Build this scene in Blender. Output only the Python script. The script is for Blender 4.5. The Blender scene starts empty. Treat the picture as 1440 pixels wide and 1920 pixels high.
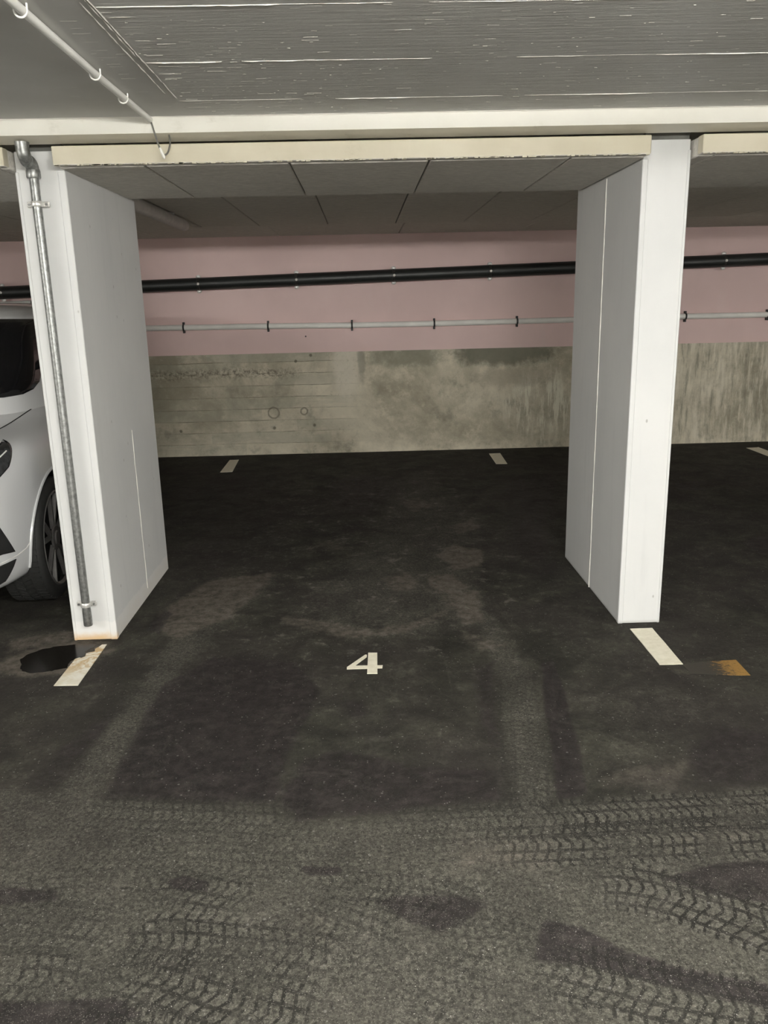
import bpy, bmesh, math, random
import numpy as np
from mathutils import Vector, Matrix
from mathutils.bvhtree import BVHTree

# ------------------------------------------------------------------ camera, world, exposure
scene = bpy.context.scene
COL = scene.collection
CAM_H = 1.5869
def make_camera():
    cd = bpy.data.cameras.new('camera')
    cd.sensor_fit = 'VERTICAL'; cd.sensor_height = 36.0; cd.sensor_width = 27.0
    cd.lens = 1515.815 / 1920 * 36.0
    cd.clip_start = 0.02
    o = bpy.data.objects.new('camera', cd); COL.objects.link(o)
    pi, ro, ya = (math.radians(a) for a in (14.5342, -1.302, 1.2013))
    f = Vector((math.sin(ya)*math.cos(pi), math.cos(ya)*math.cos(pi), -math.sin(pi)))
    r = Vector((math.cos(ya), -math.sin(ya), 0)); u = r.cross(f)
    r2 = math.cos(ro)*r + math.sin(ro)*u; u2 = -math.sin(ro)*r + math.cos(ro)*u
    m = Matrix((r2, u2, -f)).transposed().to_4x4(); m.translation = (0, 0, CAM_H)
    o.matrix_world = m
    scene.camera = o
make_camera()
w = bpy.data.worlds.new('world'); scene.world = w; w.use_nodes = True
w.node_tree.nodes['Background'].inputs[0].default_value = (0.9, 0.92, 1, 1)
w.node_tree.nodes['Background'].inputs[1].default_value = 0.0
vs = scene.view_settings
vs.view_transform = 'Standard'; vs.look = 'None'; vs.gamma = 1.0; vs.use_curve_mapping = False
vs.exposure = 0.0
LAMP_STRENGTH = 298.0
LAMP_COLOUR = (1.0, 0.982, 0.93)
LAMPS = [(0.45, 0.2), (-5.0, 0.2), (5.9, 0.2), (0.45, -3.0)]  # last entry is an added fill lamp behind the camera
LAMP_Z = 2.17           # centre height of the tubes' diffusers
random.seed(7)
RNG = np.random.default_rng(11)

# ------------------------------------------------------------------ helpers
def tag(o, label=None, cat=None, group=None, kind=None):
    if label: o['label'] = label
    if cat: o['category'] = cat
    if group: o['group'] = group
    if kind: o['kind'] = kind
    return o
def empty(name, loc=(0, 0, 0)):
    o = bpy.data.objects.new(name, None); COL.objects.link(o); o.location = loc
    o.empty_display_size = 0.1
    return o
def link_mesh(name, me, parent=None, loc=None):
    o = bpy.data.objects.new(name, me); COL.objects.link(o)
    if loc is not None: o.location = loc
    if parent is not None:
        o.parent = parent
    return o
def obj(name, bm, mats, parent=None, smooth=False, loc=None):
    """Link a bmesh given in world space (or relative to parent when loc is given)."""
    me = bpy.data.meshes.new(name)
    if parent is not None and loc is None:
        # shift from world to parent's frame
        off = Vector((0, 0, 0)); p = parent
        while p is not None:
            off += p.location; p = p.parent
        bmesh.ops.translate(bm, verts=bm.verts, vec=-off)
    bmesh.ops.recalc_face_normals(bm, faces=bm.faces)
    bm.to_mesh(me); bm.free()
    for m in (mats if isinstance(mats, (list, tuple)) else [mats]): me.materials.append(m)
    if smooth:
        me.polygons.foreach_set('use_smooth', [True]*len(me.polygons))
        try: me.set_sharp_from_angle(angle=math.radians(38))
        except Exception: pass
    return link_mesh(name, me, parent, loc)
def bm_new(): return bmesh.new()
def box(bm, x0, x1, y0, y1, z0, z1, bevel=0.0, segs=1):
    r = bmesh.ops.create_cube(bm, size=1.0)
    vs_ = r['verts']
    for v in vs_:
        v.co.x = x0 + (v.co.x+.5)*(x1-x0); v.co.y = y0 + (v.co.y+.5)*(y1-y0); v.co.z = z0 + (v.co.z+.5)*(z1-z0)
    if bevel > 0:
        es = set()
        for v in vs_: es.update(v.link_edges)
        bmesh.ops.bevel(bm, geom=list(es), offset=bevel, segments=segs, affect='EDGES', profile=.5)
    return bm
def tube(bm, pts, r, n=14, cap=True):
    """Tube along a polyline; r a number or one per point."""
    pts = [Vector(p) for p in pts]
    rs = r if isinstance(r, (list, tuple)) else [r]*len(pts)
    t0 = (pts[1]-pts[0]).normalized()
    ref = Vector((0, 0, 1)) if abs(t0.z) < .9 else Vector((0, 1, 0))
    a = t0.cross(ref).normalized()
    rings = []
    for i, p in enumerate(pts):
        if i == 0: t = t0
        elif i == len(pts)-1: t = (pts[i]-pts[i-1]).normalized()
        else: t = ((pts[i+1]-pts[i]).normalized()+(pts[i]-pts[i-1]).normalized()).normalized()
        a = (a - t*a.dot(t)).normalized(); b = t.cross(a)
        rings.append([bm.verts.new(p + rs[i]*(math.cos(k*2*math.pi/n)*a + math.sin(k*2*math.pi/n)*b)) for k in range(n)])
    for i in range(len(rings)-1):
        for k in range(n):
            bm.faces.new((rings[i][k], rings[i][(k+1) % n], rings[i+1][(k+1) % n], rings[i+1][k]))
    if cap:
        bm.faces.new(list(reversed(rings[0]))); bm.faces.new(rings[-1])
    return bm
def arc(c, a0, a1, r, n, plane):
    """points c + r(cos a * e1 + sin a * e2)"""
    e1, e2 = Vector(plane[0]), Vector(plane[1]); c = Vector(c)
    return [c + r*(math.cos(a0+(a1-a0)*i/n)*e1 + math.sin(a0+(a1-a0)*i/n)*e2) for i in range(n+1)]
def lathe_x(bm, prof, n=48, cx=0, cy=0, cz=0):
    """Profile of (x offset, radius) spun round an axis along X."""
    rings = []
    for (x, r) in prof:
        rings.append([bm.verts.new((cx+x, cy+r*math.cos(k*2*math.pi/n), cz+r*math.sin(k*2*math.pi/n))) for k in range(n)])
    for i in range(len(rings)-1):
        for k in range(n):
            bm.faces.new((rings[i][k], rings[i][(k+1) % n], rings[i+1][(k+1) % n], rings[i+1][k]))
    bm.faces.new(rings[0]); bm.faces.new(list(reversed(rings[-1])))
    return bm
def prism(bm, pts, z0, z1):
    lo = [bm.verts.new((x, y, z0)) for x, y in pts]; hi = [bm.verts.new((x, y, z1)) for x, y in pts]
    n = len(pts)
    bm.faces.new(hi); bm.faces.new(list(reversed(lo)))
    for i in range(n): bm.faces.new((lo[i], lo[(i+1) % n], hi[(i+1) % n], hi[i]))
    return bm

# ------------------------------------------------------------------ node helpers
class S:
    """A float socket with arithmetic."""
    def __init__(s, g, k): s.g, s.k = g, k
    def _m(s, op, *o, clamp=False): return s.g.math(op, s, *o, clamp=clamp)
    def __add__(s, o): return s._m('ADD', o)
    __radd__ = __add__
    def __mul__(s, o): return s._m('MULTIPLY', o)
    __rmul__ = __mul__
    def __sub__(s, o): return s._m('SUBTRACT', o)
    def __rsub__(s, o): return s.g.math('SUBTRACT', o, s)
    def __truediv__(s, o): return s._m('DIVIDE', o)
    def abs(s): return s._m('ABSOLUTE')
    def frac(s): return s._m('FRACT')
    def max(s, o): return s._m('MAXIMUM', o)
    def min(s, o): return s._m('MINIMUM', o)
    def clamp(s): return s.g.math('ADD', s, 0.0, clamp=True)
    def step(s, a, b):
        """smoothstep a..b (b<a reverses)"""
        n = s.g.node('ShaderNodeMapRange'); n.interpolation_type = 'SMOOTHSTEP'
        s.g.put(n.inputs[0], s)
        if a < b: v = (a, b, 0, 1)
        else: v = (b, a, 1, 0)
        for i, x in enumerate(v): n.inputs[1+i].default_value = x
        return S(s.g, n.outputs[0])
class G:
    def __init__(s, name):
        s.m = bpy.data.materials.new(name); s.m.use_nodes = True
        s.t = s.m.node_tree; s.b = s.t.nodes['Principled BSDF']; s.pos = None
    def node(s, t): return s.t.nodes.new(t)
    def put(s, sock, v):
        if isinstance(v, S): s.t.links.new(v.k, sock)
        elif hasattr(v, 'is_output'): s.t.links.new(v, sock)
        else: sock.default_value = v
    def math(s, op, *a, clamp=False):
        n = s.node('ShaderNodeMath'); n.operation = op; n.use_clamp = clamp
        for i, v in enumerate(a): s.put(n.inputs[i], v)
        return S(s, n.outputs[0])
    def xyz(s):
        if s.pos is None:
            n = s.node('ShaderNodeNewGeometry'); s.pos = n.outputs['Position']
            q = s.node('ShaderNodeSeparateXYZ'); s.t.links.new(s.pos, q.inputs[0])
            s.P = tuple(S(s, q.outputs[i]) for i in range(3))
        return s.P
    def vec(s, x, y, z):
        n = s.node('ShaderNodeCombineXYZ')
        for i, v in enumerate((x, y, z)): s.put(n.inputs[i], v)
        return n.outputs[0]
    def noise(s, scale, detail=4, rough=.55, stretch=(1, 1, 1), off=(0, 0, 0), dist=0.0):
        s.xyz()
        n = s.node('ShaderNodeMapping'); s.t.links.new(s.pos, n.inputs[0])
        n.inputs['Scale'].default_value = stretch; n.inputs['Location'].default_value = off
        t = s.node('ShaderNodeTexNoise'); s.t.links.new(n.outputs[0], t.inputs['Vector'])
        t.inputs['Scale'].default_value = scale; t.inputs['Detail'].default_value = detail
        t.inputs['Roughness'].default_value = rough; t.inputs['Distortion'].default_value = dist
        return S(s, t.outputs[0])
    def voro(s, scale, stretch=(1, 1, 1)):
        s.xyz()
        n = s.node('ShaderNodeMapping'); s.t.links.new(s.pos, n.inputs[0]); n.inputs['Scale'].default_value = stretch
        t = s.node('ShaderNodeTexVoronoi'); s.t.links.new(n.outputs[0], t.inputs['Vector']); t.inputs['Scale'].default_value = scale
        q = s.node('ShaderNodeSeparateColor'); s.t.links.new(t.outputs['Color'], q.inputs[0])
        return S(s, t.outputs['Distance']), S(s, q.outputs[0])
    def attr(s, name):
        n = s.node('ShaderNodeAttribute'); n.attribute_name = name
        q = s.node('ShaderNodeSeparateColor'); s.t.links.new(n.outputs['Color'], q.inputs[0])
        return tuple(S(s, q.outputs[i]) for i in range(3))
    def mix(s, f, a, b):
        n = s.node('ShaderNodeMix'); n.data_type = 'RGBA'
        s.put(n.inputs[0], f)
        for i, v in ((6, a), (7, b)):
            if isinstance(v, tuple): n.inputs[i].default_value = (*v[:3], 1)
            else: s.t.links.new(v, n.inputs[i])
        return n.outputs[2]
    def bump(s, h, strength, dist=.01):
        n = s.node('ShaderNodeBump'); s.put(n.inputs['Height'], h)
        n.inputs['Strength'].default_value = strength; n.inputs['Distance'].default_value = dist
        s.t.links.new(n.outputs[0], s.b.inputs['Normal'])
    def blob(s, cx, cz, rx, rz, wob, axes=(0, 2)):
        """1 inside an ellipse, soft and ragged edge (wob = noise socket)."""
        P = s.xyz()
        dx = (P[axes[0]]-cx)/rx; dz = (P[axes[1]]-cz)/rz
        d = s.math('SQRT', dx*dx+dz*dz)
        return (d + (wob-.5)*1.6).step(1.15, .55)
    def set(s, colour=None, rough=None, metal=None, spec=None):
        if colour is not None:
            if isinstance(colour, tuple): s.b.inputs['Base Color'].default_value = (*colour[:3], 1)
            else: s.put(s.b.inputs['Base Color'], colour)
        if rough is not None: s.put(s.b.inputs['Roughness'], rough)
        if metal is not None: s.put(s.b.inputs['Metallic'], metal)
        if spec is not None: s.put(s.b.inputs['Specular IOR Level'], spec)
        return s.m
def plain(name, colour, rough=.5, metal=0.0, var=.12, scale=14, spec=None, stretch=(1, 1, 1)):
    g = G(name); n = g.noise(scale, 4, stretch=stretch)
    d = tuple(c*(1-var) for c in colour); l = tuple(min(1, c*(1+var)) for c in colour)
    g.set(g.mix(n.step(.3, .7), d, l), rough, metal, spec)
    return g.m

# floor dust, stains, darker patches and tracks, in metres on the floor plane: (outline, strength, edge softness)
POLY_DUST = [
([(-6.8,2.25),(-1.6,2.36),(-.9,2.36),(-.9,-3.9),(-6.8,-3.9)],.62,.05),
([(1.0,2.30),(6.9,2.3),(6.9,-3.9),(1.0,-3.9)],.62,.05),
([(-1.2,1.5),(1.6,1.5),(1.6,-3.9),(-1.2,-3.9)],.62,.05),
([(-2.13,2.41),(-1.66,2.5),(-1.29,2.49),(-0.9,2.4),(-0.57,2.35),(-0.24,2.23),(0.06,2.25),(0.42,2.29),(0.58,2.28),(0.95,2.31),(1.3,2.33),(1.77,2.34),(2.31,2.33),(1.47,0.8),(-1.59,0.91)] ,0.62,0.04),
([(-1.13,2.35),(-1.09,2.5),(-1.03,3.21),(-0.99,3.86),(-0.85,4.49),(-0.56,4.7),(-0.54,4.46),(-0.74,3.98),(-0.84,3.41),(-0.87,3.02),(-0.91,2.43),(-0.89,2.31)] ,0.6,0.05),
([(0.43,2.2),(0.48,2.64),(0.55,3.26),(0.53,3.81),(0.52,4.19),(0.62,4.27),(0.66,3.8),(0.71,3.25),(0.66,2.79),(0.56,2.22)] ,0.55,0.04),
([(0.16,7.3),(0.59,7.73),(0.79,5.45),(0.67,4.18),(0.54,3.74),(0.17,3.64),(-0.36,3.81),(-0.3,4.63),(0.04,5.52)] ,0.5,0.15),
([(0.84,3.04),(1.15,3.16),(1.31,2.87),(1.13,2.53),(0.84,2.51)] ,0.25,0.1),
([(0.38,4.99),(0.57,5.21),(0.74,5.01),(0.7,4.74),(0.52,4.7)] ,0.55,0.03),
([(0.34,4.57),(0.5,4.55),(0.54,4.37),(0.55,3.81),(0.42,3.85),(0.43,4.2)] ,0.6,0.04),
([(0.07,4.55),(0.22,4.63),(0.28,4.43),(0.14,4.36)] ,0.35,0.03),
([(0.52,2.9),(0.68,2.88),(0.65,2.82),(0.5,2.84)] ,0.8,0.015),
([(-0.15,2.51),(0.17,2.33),(0.43,2.41),(0.42,2.35),(0.16,2.26),(-0.15,2.29)] ,0.3,0.03),
]
POLY_DARK = [
([(-0.92,3.21),(-0.74,3.52),(-0.34,3.43),(-0.22,3.11),(-0.31,2.62),(-0.33,2.36),(-0.54,2.36),(-0.92,2.41),(-0.92,2.66)] ,0.75,0.04),
([(-0.27,2.62),(-0.12,2.68),(0.11,2.56),(0.46,2.5),(0.43,2.3),(0.06,2.27),(-0.25,2.24),(-0.33,2.36)] ,0.6,0.04),
([(0.76,3.35),(0.83,3.35),(0.76,2.7),(0.7,2.33),(0.59,2.3),(0.64,2.63)] ,0.75,0.02),
([(0.44,3.32),(0.56,3.37),(0.48,2.64),(0.41,2.54),(0.4,2.84)] ,0.5,0.04),
([(1.29,2.78),(1.48,2.69),(1.6,2.68),(1.41,2.33),(1.05,2.34),(1.12,2.6)] ,0.55,0.05),
([(0.76,2.48),(1.1,2.46),(1.05,2.33),(0.71,2.33)] ,0.35,0.05),
([(0.44,1.79),(0.53,1.75),(0.62,1.66),(0.76,1.6),(0.92,1.55),(0.98,1.53),(0.95,1.47),(0.72,1.54),(0.51,1.63),(0.38,1.65),(0.41,1.74)] ,0.95,0.02),
([(0.81,1.92),(0.96,1.98),(1.13,1.98),(1.38,1.98),(1.26,1.79),(1.05,1.82),(0.92,1.85)] ,0.95,0.02),
([(-0.61,1.99),(-0.56,2.01),(-0.48,1.98),(-0.48,1.94),(-0.57,1.95)] ,1.0,0.012),
([(-0.23,2.03),(-0.1,2.02),(-0.1,1.99),(-0.2,1.99)] ,0.9,0.012),
([(-0.9,1.59),(-0.63,1.59),(-0.56,1.54),(-0.62,1.49),(-0.85,1.47),(-1.13,1.54)] ,0.9,0.02),
([(-1.23,1.99),(-0.9,1.97),(-0.89,1.92),(-1.19,1.92)] ,0.75,0.02),
([(-0.01,1.88),(0.22,1.89),(0.31,1.86),(0.25,1.8),(0.15,1.75),(0.07,1.81)] ,0.85,0.03),
([(-0.43,7.37),(0.17,7.66),(0.33,6.84),(0.04,5.97),(-0.29,6.17)] ,0.5,0.12),
([(2.47,5.04),(2.65,5.21),(2.91,5.16),(2.67,4.71),(2.47,4.79)] ,1.0,0.05),  # full-strength dark patch in the right neighbouring bay
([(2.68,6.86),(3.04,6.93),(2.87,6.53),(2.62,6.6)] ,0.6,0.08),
([(-1.21,2.48),(-1.18,2.75),(-1.03,3.21),(-1.02,3.03),(-1.07,2.5),(-1.14,2.47)] ,0.5,0.03),
([(-0.15,3.06),(-0.02,3.05),(-0.01,2.89),(-0.13,2.88)] ,0.55,0.04),
([(-1.86,7.55),(-0.67,7.9),(-0.44,4.84),(-0.88,4.68),(-1.11,4.25)] ,0.35,0.2),  # broad soft darker area behind the left column
([(1.18,7.17),(1.91,7.55),(1.26,4.9),(0.93,4.33),(0.9,5.44)] ,0.45,0.15),  # broad soft darker area behind the right column
([(-1.15,4.17),(-1.08,4.25),(-0.88,4.68),(-0.93,4.79),(-1.11,4.42)] ,0.4,0.03),
([(-1.06,3.8),(-1.05,4.08),(-1.12,4.17),(-1.16,3.87)] ,0.6,0.02),
]
POLY_BROWN = [
([(0.43,4.98),(0.57,5.21),(0.75,5.05),(0.7,4.72),(0.51,4.67)],0.85,0.03),
([(0.34,4.57),(0.5,4.59),(0.56,4.36),(0.47,4.24),(0.35,4.34)],0.95,0.03),
([(0.43,4.33),(0.62,4.29),(0.58,3.84),(0.47,3.8),(0.43,4.04)],0.9,0.04),
([(0.07,4.55),(0.22,4.68),(0.3,4.48),(0.26,4.32),(0.11,4.33)],0.7,0.04),
([(0.23,6.46),(0.46,6.62),(0.54,6.24),(0.33,6.01)],0.6,0.06),
([(0.58,5.68),(0.81,5.88),(0.82,5.58),(0.63,5.4)],0.6,0.05),
([(-0.49,4.04),(-0.26,3.93),(0.01,3.79),(0.23,3.89),(0.42,4.06),(0.42,3.95),(0.17,3.71),(-0.15,3.67),(-0.48,3.9)],0.6,0.03),
([(0.44,3.75),(0.6,3.6),(0.67,3.54),(0.5,3.46),(0.42,3.62)],0.6,0.04),
([(-0.48,5.31),(-0.19,5.41),(-0.11,5.15),(-0.39,5.06)],0.45,0.06),
([(-1.75,3.45),(-1.72,3.62),(-1.60,3.74),(-1.40,3.76),(-1.28,3.72),(-1.22,3.62),(-1.30,3.48),(-1.42,3.36),(-1.6,3.35)],.75,.04),
([(-1.75,3.60),(-1.60,3.73),(-1.47,3.78),(-1.5,3.9),(-1.8,3.8)],.8,.04),
([(-1.14,4.09),(-0.99,4.59),(-0.57,4.75),(-0.6,4.46),(-0.74,3.98),(-0.96,3.72),(-1.1,3.87)] ,0.8,0.04),
([(-0.96,2.59),(-0.68,2.44),(-0.4,2.43),(-0.43,2.37),(-0.92,2.41)] ,0.6,0.04),
([(0.76,2.48),(1.13,2.53),(1.05,2.33),(0.71,2.33)] ,0.5,0.05),
([(-1.83,3.76),(-1.49,3.83),(-1.45,3.7),(-1.68,3.62),(-1.69,3.42)] ,0.6,0.05),
([(0.33,4.38),(0.55,4.46),(0.56,3.88),(0.42,3.85)] ,0.5,0.04),
([(0.19,2.17),(0.56,2.12),(0.52,1.95),(0.21,1.95)] ,0.5,0.08),
([(1.05,3.3),(1.43,3.22),(1.4,3.13),(1.04,3.17)] ,0.35,0.02),
([(-0.28,1.87),(-0.1,1.9),(-0.1,1.71),(-0.26,1.7)] ,0.4,0.06),
([(0.91,2.18),(1.24,2.21),(1.14,2.01),(0.84,2.0)] ,0.4,0.06),
]
TRACKS = [
([(0.3,2.09),(0.55,2.09),(0.9,2.095),(1.22,2.10),(1.66,2.115)],[0.4,0.9,1,1,1],2),
([(-0.6,2.06),(-0.3,2.02),(0.0,2.03)],[0.3,0.5,0.3],2),
([(0.1,1.75),(0.25,1.70),(0.4,1.72)],[0.4,0.6,0.3],2),
([(-0.3,1.85),(-0.15,1.80),(0.0,1.72),(0.1,1.6)],[0.3,0.5,0.5,0.3],2),
([(-1.1,1.9),(-0.9,1.95),(-0.72,1.93)],[0.4,0.5,0.3],2),
([(0.05,1.62),(0.2,1.55),(0.35,1.5)],[0.4,0.5,0.3],1),
([(-0.75,1.56),(-0.6,1.5),(-0.4,1.44)],[0.7,0.9,0.7],1),
([(-0.01,2.19),(0.32,2.20),(0.55,2.205),(0.9,2.215),(1.22,2.22),(1.66,2.235)] ,[0.3,0.55,1,1,1,1] ,1 ),
([(0.55,1.91),(0.7,1.9),(0.85,1.83),(1.0,1.72),(1.14,1.58)] ,[0.3,0.9,1,1,1] ,1 ),
([(0.36,1.66),(0.5,1.6),(0.68,1.53),(0.88,1.47),(1.03,1.4)] ,[0.5,0.9,0.9,0.9,0.9] ,2 ),
([(-0.71,1.71),(-0.5,1.63),(-0.29,1.54),(-0.14,1.48)] ,[0.4,1,1,0.8] ,2 ),
([(-0.7,1.76),(-0.53,1.76),(-0.36,1.73),(-0.2,1.7),(-0.08,1.65)] ,[0.7,1,0.8,0.9,0.4] ,1 ),
([(0.42,1.85),(0.38,1.76),(0.33,1.66)] ,[0.4,0.9,0.8] ,2 ),
([(-0.97,2.34),(-0.7,2.3),(-0.43,2.27),(-0.18,2.23)] ,[0.5,0.6,0.5,0.4] ,1 ),
([(-0.69,1.97),(-0.58,1.99),(-0.43,1.95),(-0.31,1.91)] ,[0.4,0.9,0.8,0.3] ,2 ),
([(-0.23,1.97),(-0.04,1.96),(0.14,1.93)] ,[0.4,0.8,0.5] ,2 ),
([(-0.94,1.67),(-0.8,1.65),(-0.65,1.59)] ,[0.8,0.8,0.6] ,1 ),
([(-1.01,1.83),(-0.87,1.83),(-0.69,1.8)] ,[0.4,0.7,0.5] ,1 ),
([(-0.01,1.92),(0.17,1.87),(0.31,1.8)] ,[0.5,0.7,0.4] ,1 ),
([(-0.98,2.13),(-0.73,2.12),(-0.53,2.13)] ,[0.3,0.5,0.3] ,1 ),
([(0.47,2.2),(0.52,2.47),(0.57,2.83),(0.63,3.25)] ,[0.6,0.45,0.3,0.2] ,2 ),
([(-0.86,2.45),(-0.84,2.8),(-0.86,3.25)] ,[0.3,0.3,0.1] ,2 ),
]

# ------------------------------------------------------------------ materials
def mat_floor():
    g = G('asphalt_floor'); P = g.xyz()
    big = g.noise(1.1, 5, .6); mid = g.noise(4.2, 7, .66, dist=.4); sm = g.noise(19, 6, .7, off=(1, 2, 0)); fine = g.noise(110, 4, .75); grain = g.noise(330, 3, .8)
    dust, dark, brown = g.attr('patch')
    ua, va, ma = g.attr('track_a'); ub, vb, mb = g.attr('track_b')
    wob = (mid-.5)*1.0 + (sm-.5)*.75
    clump = g.noise(48, 5, .72, off=(5, 3, 0))
    D = (dust*1.2 + wob*.75 + (clump-.5)*.9 + (fine-.5)*.5 - .05).step(.05, 1.1)
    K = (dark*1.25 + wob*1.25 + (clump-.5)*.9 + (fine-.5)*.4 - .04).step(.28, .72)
    B = (brown*1.1 + wob*.9).step(.25, .95)
    def tread(u, v, m):
        v = v + (sm-.5)*.16; u = u + (mid-.5)*.02
        av = v.abs()
        lng = ((av-.30).abs()).step(.085, .04).max((av-.70).abs().step(.08, .035))
        sh = (av*1.15 + (av-.70).max(0.0)*-1.6)
        lat = (((u/.034 + sh + (mid-.5)*.6).frac()-.5).abs()).step(.20, .09)
        keep = (mid*.55+sm*.45).step(.38, .52)
        edge = (av + (sm-.5)*.25).step(1.05, .92)
        return (lng*.9).max(lat)*keep*m*edge, m*edge*keep
    t1, m1 = tread(ua, va, ma); t2, m2 = tread(ub, vb, mb)
    tr = t1.max(t2)
    D = (D + m1.max(m2)*.26).clamp()
    col = g.mix(mid.step(.3, .72), (.0165, .0152, .0122), (.056, .054, .041))
    col = g.mix(big.step(.40, .65)*.55, col, (.034, .028, .0265))
    gr2 = g.noise(75, 4, .8, off=(9, 2, 0), dist=.5)
    dustc = g.mix((fine*.4+gr2*.6).step(.36, .66), (.026, .025, .020), (.112, .106, .088))
    col = g.mix((sm*.5+clump*.5).step(.56, .40)*.45, col, (.014, .0125, .011))
    col = g.mix(D*.9, col, dustc)
    col = g.mix(B*.85, col, g.mix(sm.step(.3, .7), (.058, .050, .040), (.140, .122, .101)))
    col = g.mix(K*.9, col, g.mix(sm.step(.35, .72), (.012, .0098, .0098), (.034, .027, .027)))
    col = g.mix(tr*.93, col, (.011, .010, .0085))
    # pale scuffs in the bay, grit
    bay = P[1].step(3.0, 3.9)*P[1].step(8.2, 6.6)*(P[0].abs()).step(1.15, .5)
    sc = g.noise(6.5, 6, .72, off=(3, 1, 0)).step(.555, .74)
    col = g.mix(sc*(bay*.75+.18)*(1-K*.4), col, (.165, .152, .130))
    sb = g.noise(15, 6, .75, off=(7, 4, 0), dist=.3).step(.53, .72)
    col = g.mix(sb*(bay*.5+.28)*(1-K*.5)*mid.step(.40, .60), col, (.19, .175, .15))
    cr = ((g.noise(2.6, 4, .6, off=(1, 9, 0), dist=.6)-.5).abs()).step(.012, .002)
    col = g.mix(cr*.07, col, (.14, .13, .11))
    vd, vr = g.voro(46)
    col = g.mix((vd + (fine-.5)*.3).step(.26, .08)*vr.step(.88, .92)*.5, col, (.20, .195, .18))
    vd1, vr1 = g.voro(120)
    col = g.mix(vd1.step(.25, .1)*vr1.step(.94, .95)*.7, col, (.36, .35, .32))
    vd2, vr2 = g.voro(300)
    col = g.mix(vd2.step(.5, .2)*vr2.step(.62, .9)*.55*(D*.85+.15), col, (.25, .24, .21))
    col = g.mix((grain*.5+gr2*.5).step(.49, .36)*.75, col, (.010, .009, .008))
    col = g.mix((grain*.5+gr2*.5).step(.55, .68)*.5*(D*.8+.2), col, (.19, .18, .155))
    g.set(col, .85 - K*.15, 0, .2)
    g.bump(fine*.4+grain*.4+gr2*.4-tr*.4+sm*.2, .6, .007)
    return g.m
def mat_ceiling():
    g = G('painted_concrete_ceiling'); P = g.xyz()
    a = g.noise(2.2, 5, .6); st = g.noise(9, 5, .65, stretch=(.35, 6, 1)); f = g.noise(60, 3, .6, stretch=(.4, 3, 1))
    right = P[0].step(-.70, -.64)
    col = g.mix(a.step(.3, .7), (.53, .525, .50), (.60, .595, .57))
    col = g.mix(st.step(.35, .65)*right*.35, col, (.47, .462, .44))
    g.set(col, .55, 0, .4)
    g.bump(st*right + f*.35*right + a*.3, .45, .006)
    return g.m
def mat_column(left):
    g = G('column_paint_left' if left else 'column_paint_right'); P = g.xyz()
    a = g.noise(1.6, 5, .6); st = g.noise(5, 4, .6, stretch=(3, 3, .25)); f = g.noise(80, 3, .6)
    col = g.mix(a.step(.3, .7), (.60, .605, .60), (.65, .652, .642))
    col = g.mix(st.step(.52, .75)*.28, col, (.51, .515, .51))
    # scuffs, chips
    vd, vr = g.voro(9, (1, 1, .6)); col = g.mix(vd.step(.06, .03)*vr.step(.55, .6)*.7, col, (.30, .29, .27))
    if left:
        w = g.noise(14, 4, .6)
        fresh = (P[2] + (w-.5)*.05).step(.105, .09)
        col = g.mix(fresh*.8, col, (.72, .71, .69))
        rust = (P[2] + (w-.5)*.06).step(.055, .0)
        front = P[1].step(3.80, 3.76)
        col = g.mix(rust*front*.75, col, (.60, .36, .12))
        foot = (P[2]*1.0 + (w-.5)*.14).step(.10, .02)
        col = g.mix(foot*(1-front)*.5, col, (.66, .63, .57))
    else:
        foot = (P[2] + (a-.5)*.03).step(.02, .0)
        col = g.mix(foot*.5, col, (.3, .29, .26))
    g.set(col, .5, 0, .4)
    g.bump(f*.25+a*.6+st*.3, .18, .006)
    return g.m
def mat_pink():
    g = G('pink_wall_paint'); P = g.xyz()
    a = g.noise(.9, 5, .6); f = g.noise(40, 3, .6); st = g.noise(3, 4, .6, stretch=(2, 1, .35))
    col = g.mix(a.step(.3, .7), (.69, .515, .495), (.77, .58, .555))
    col = g.mix(st.step(.6, .8)*.3, col, (.73, .61, .58))
    hd, hr = g.voro(2.1); col = g.mix(hd.step(.028, .018)*hr.step(.55, .6), col, (.03, .025, .025))
    g.set(col, .6, 0, .3)
    g.bump(f*.4+a, .15, .006)
    return g.m
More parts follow.
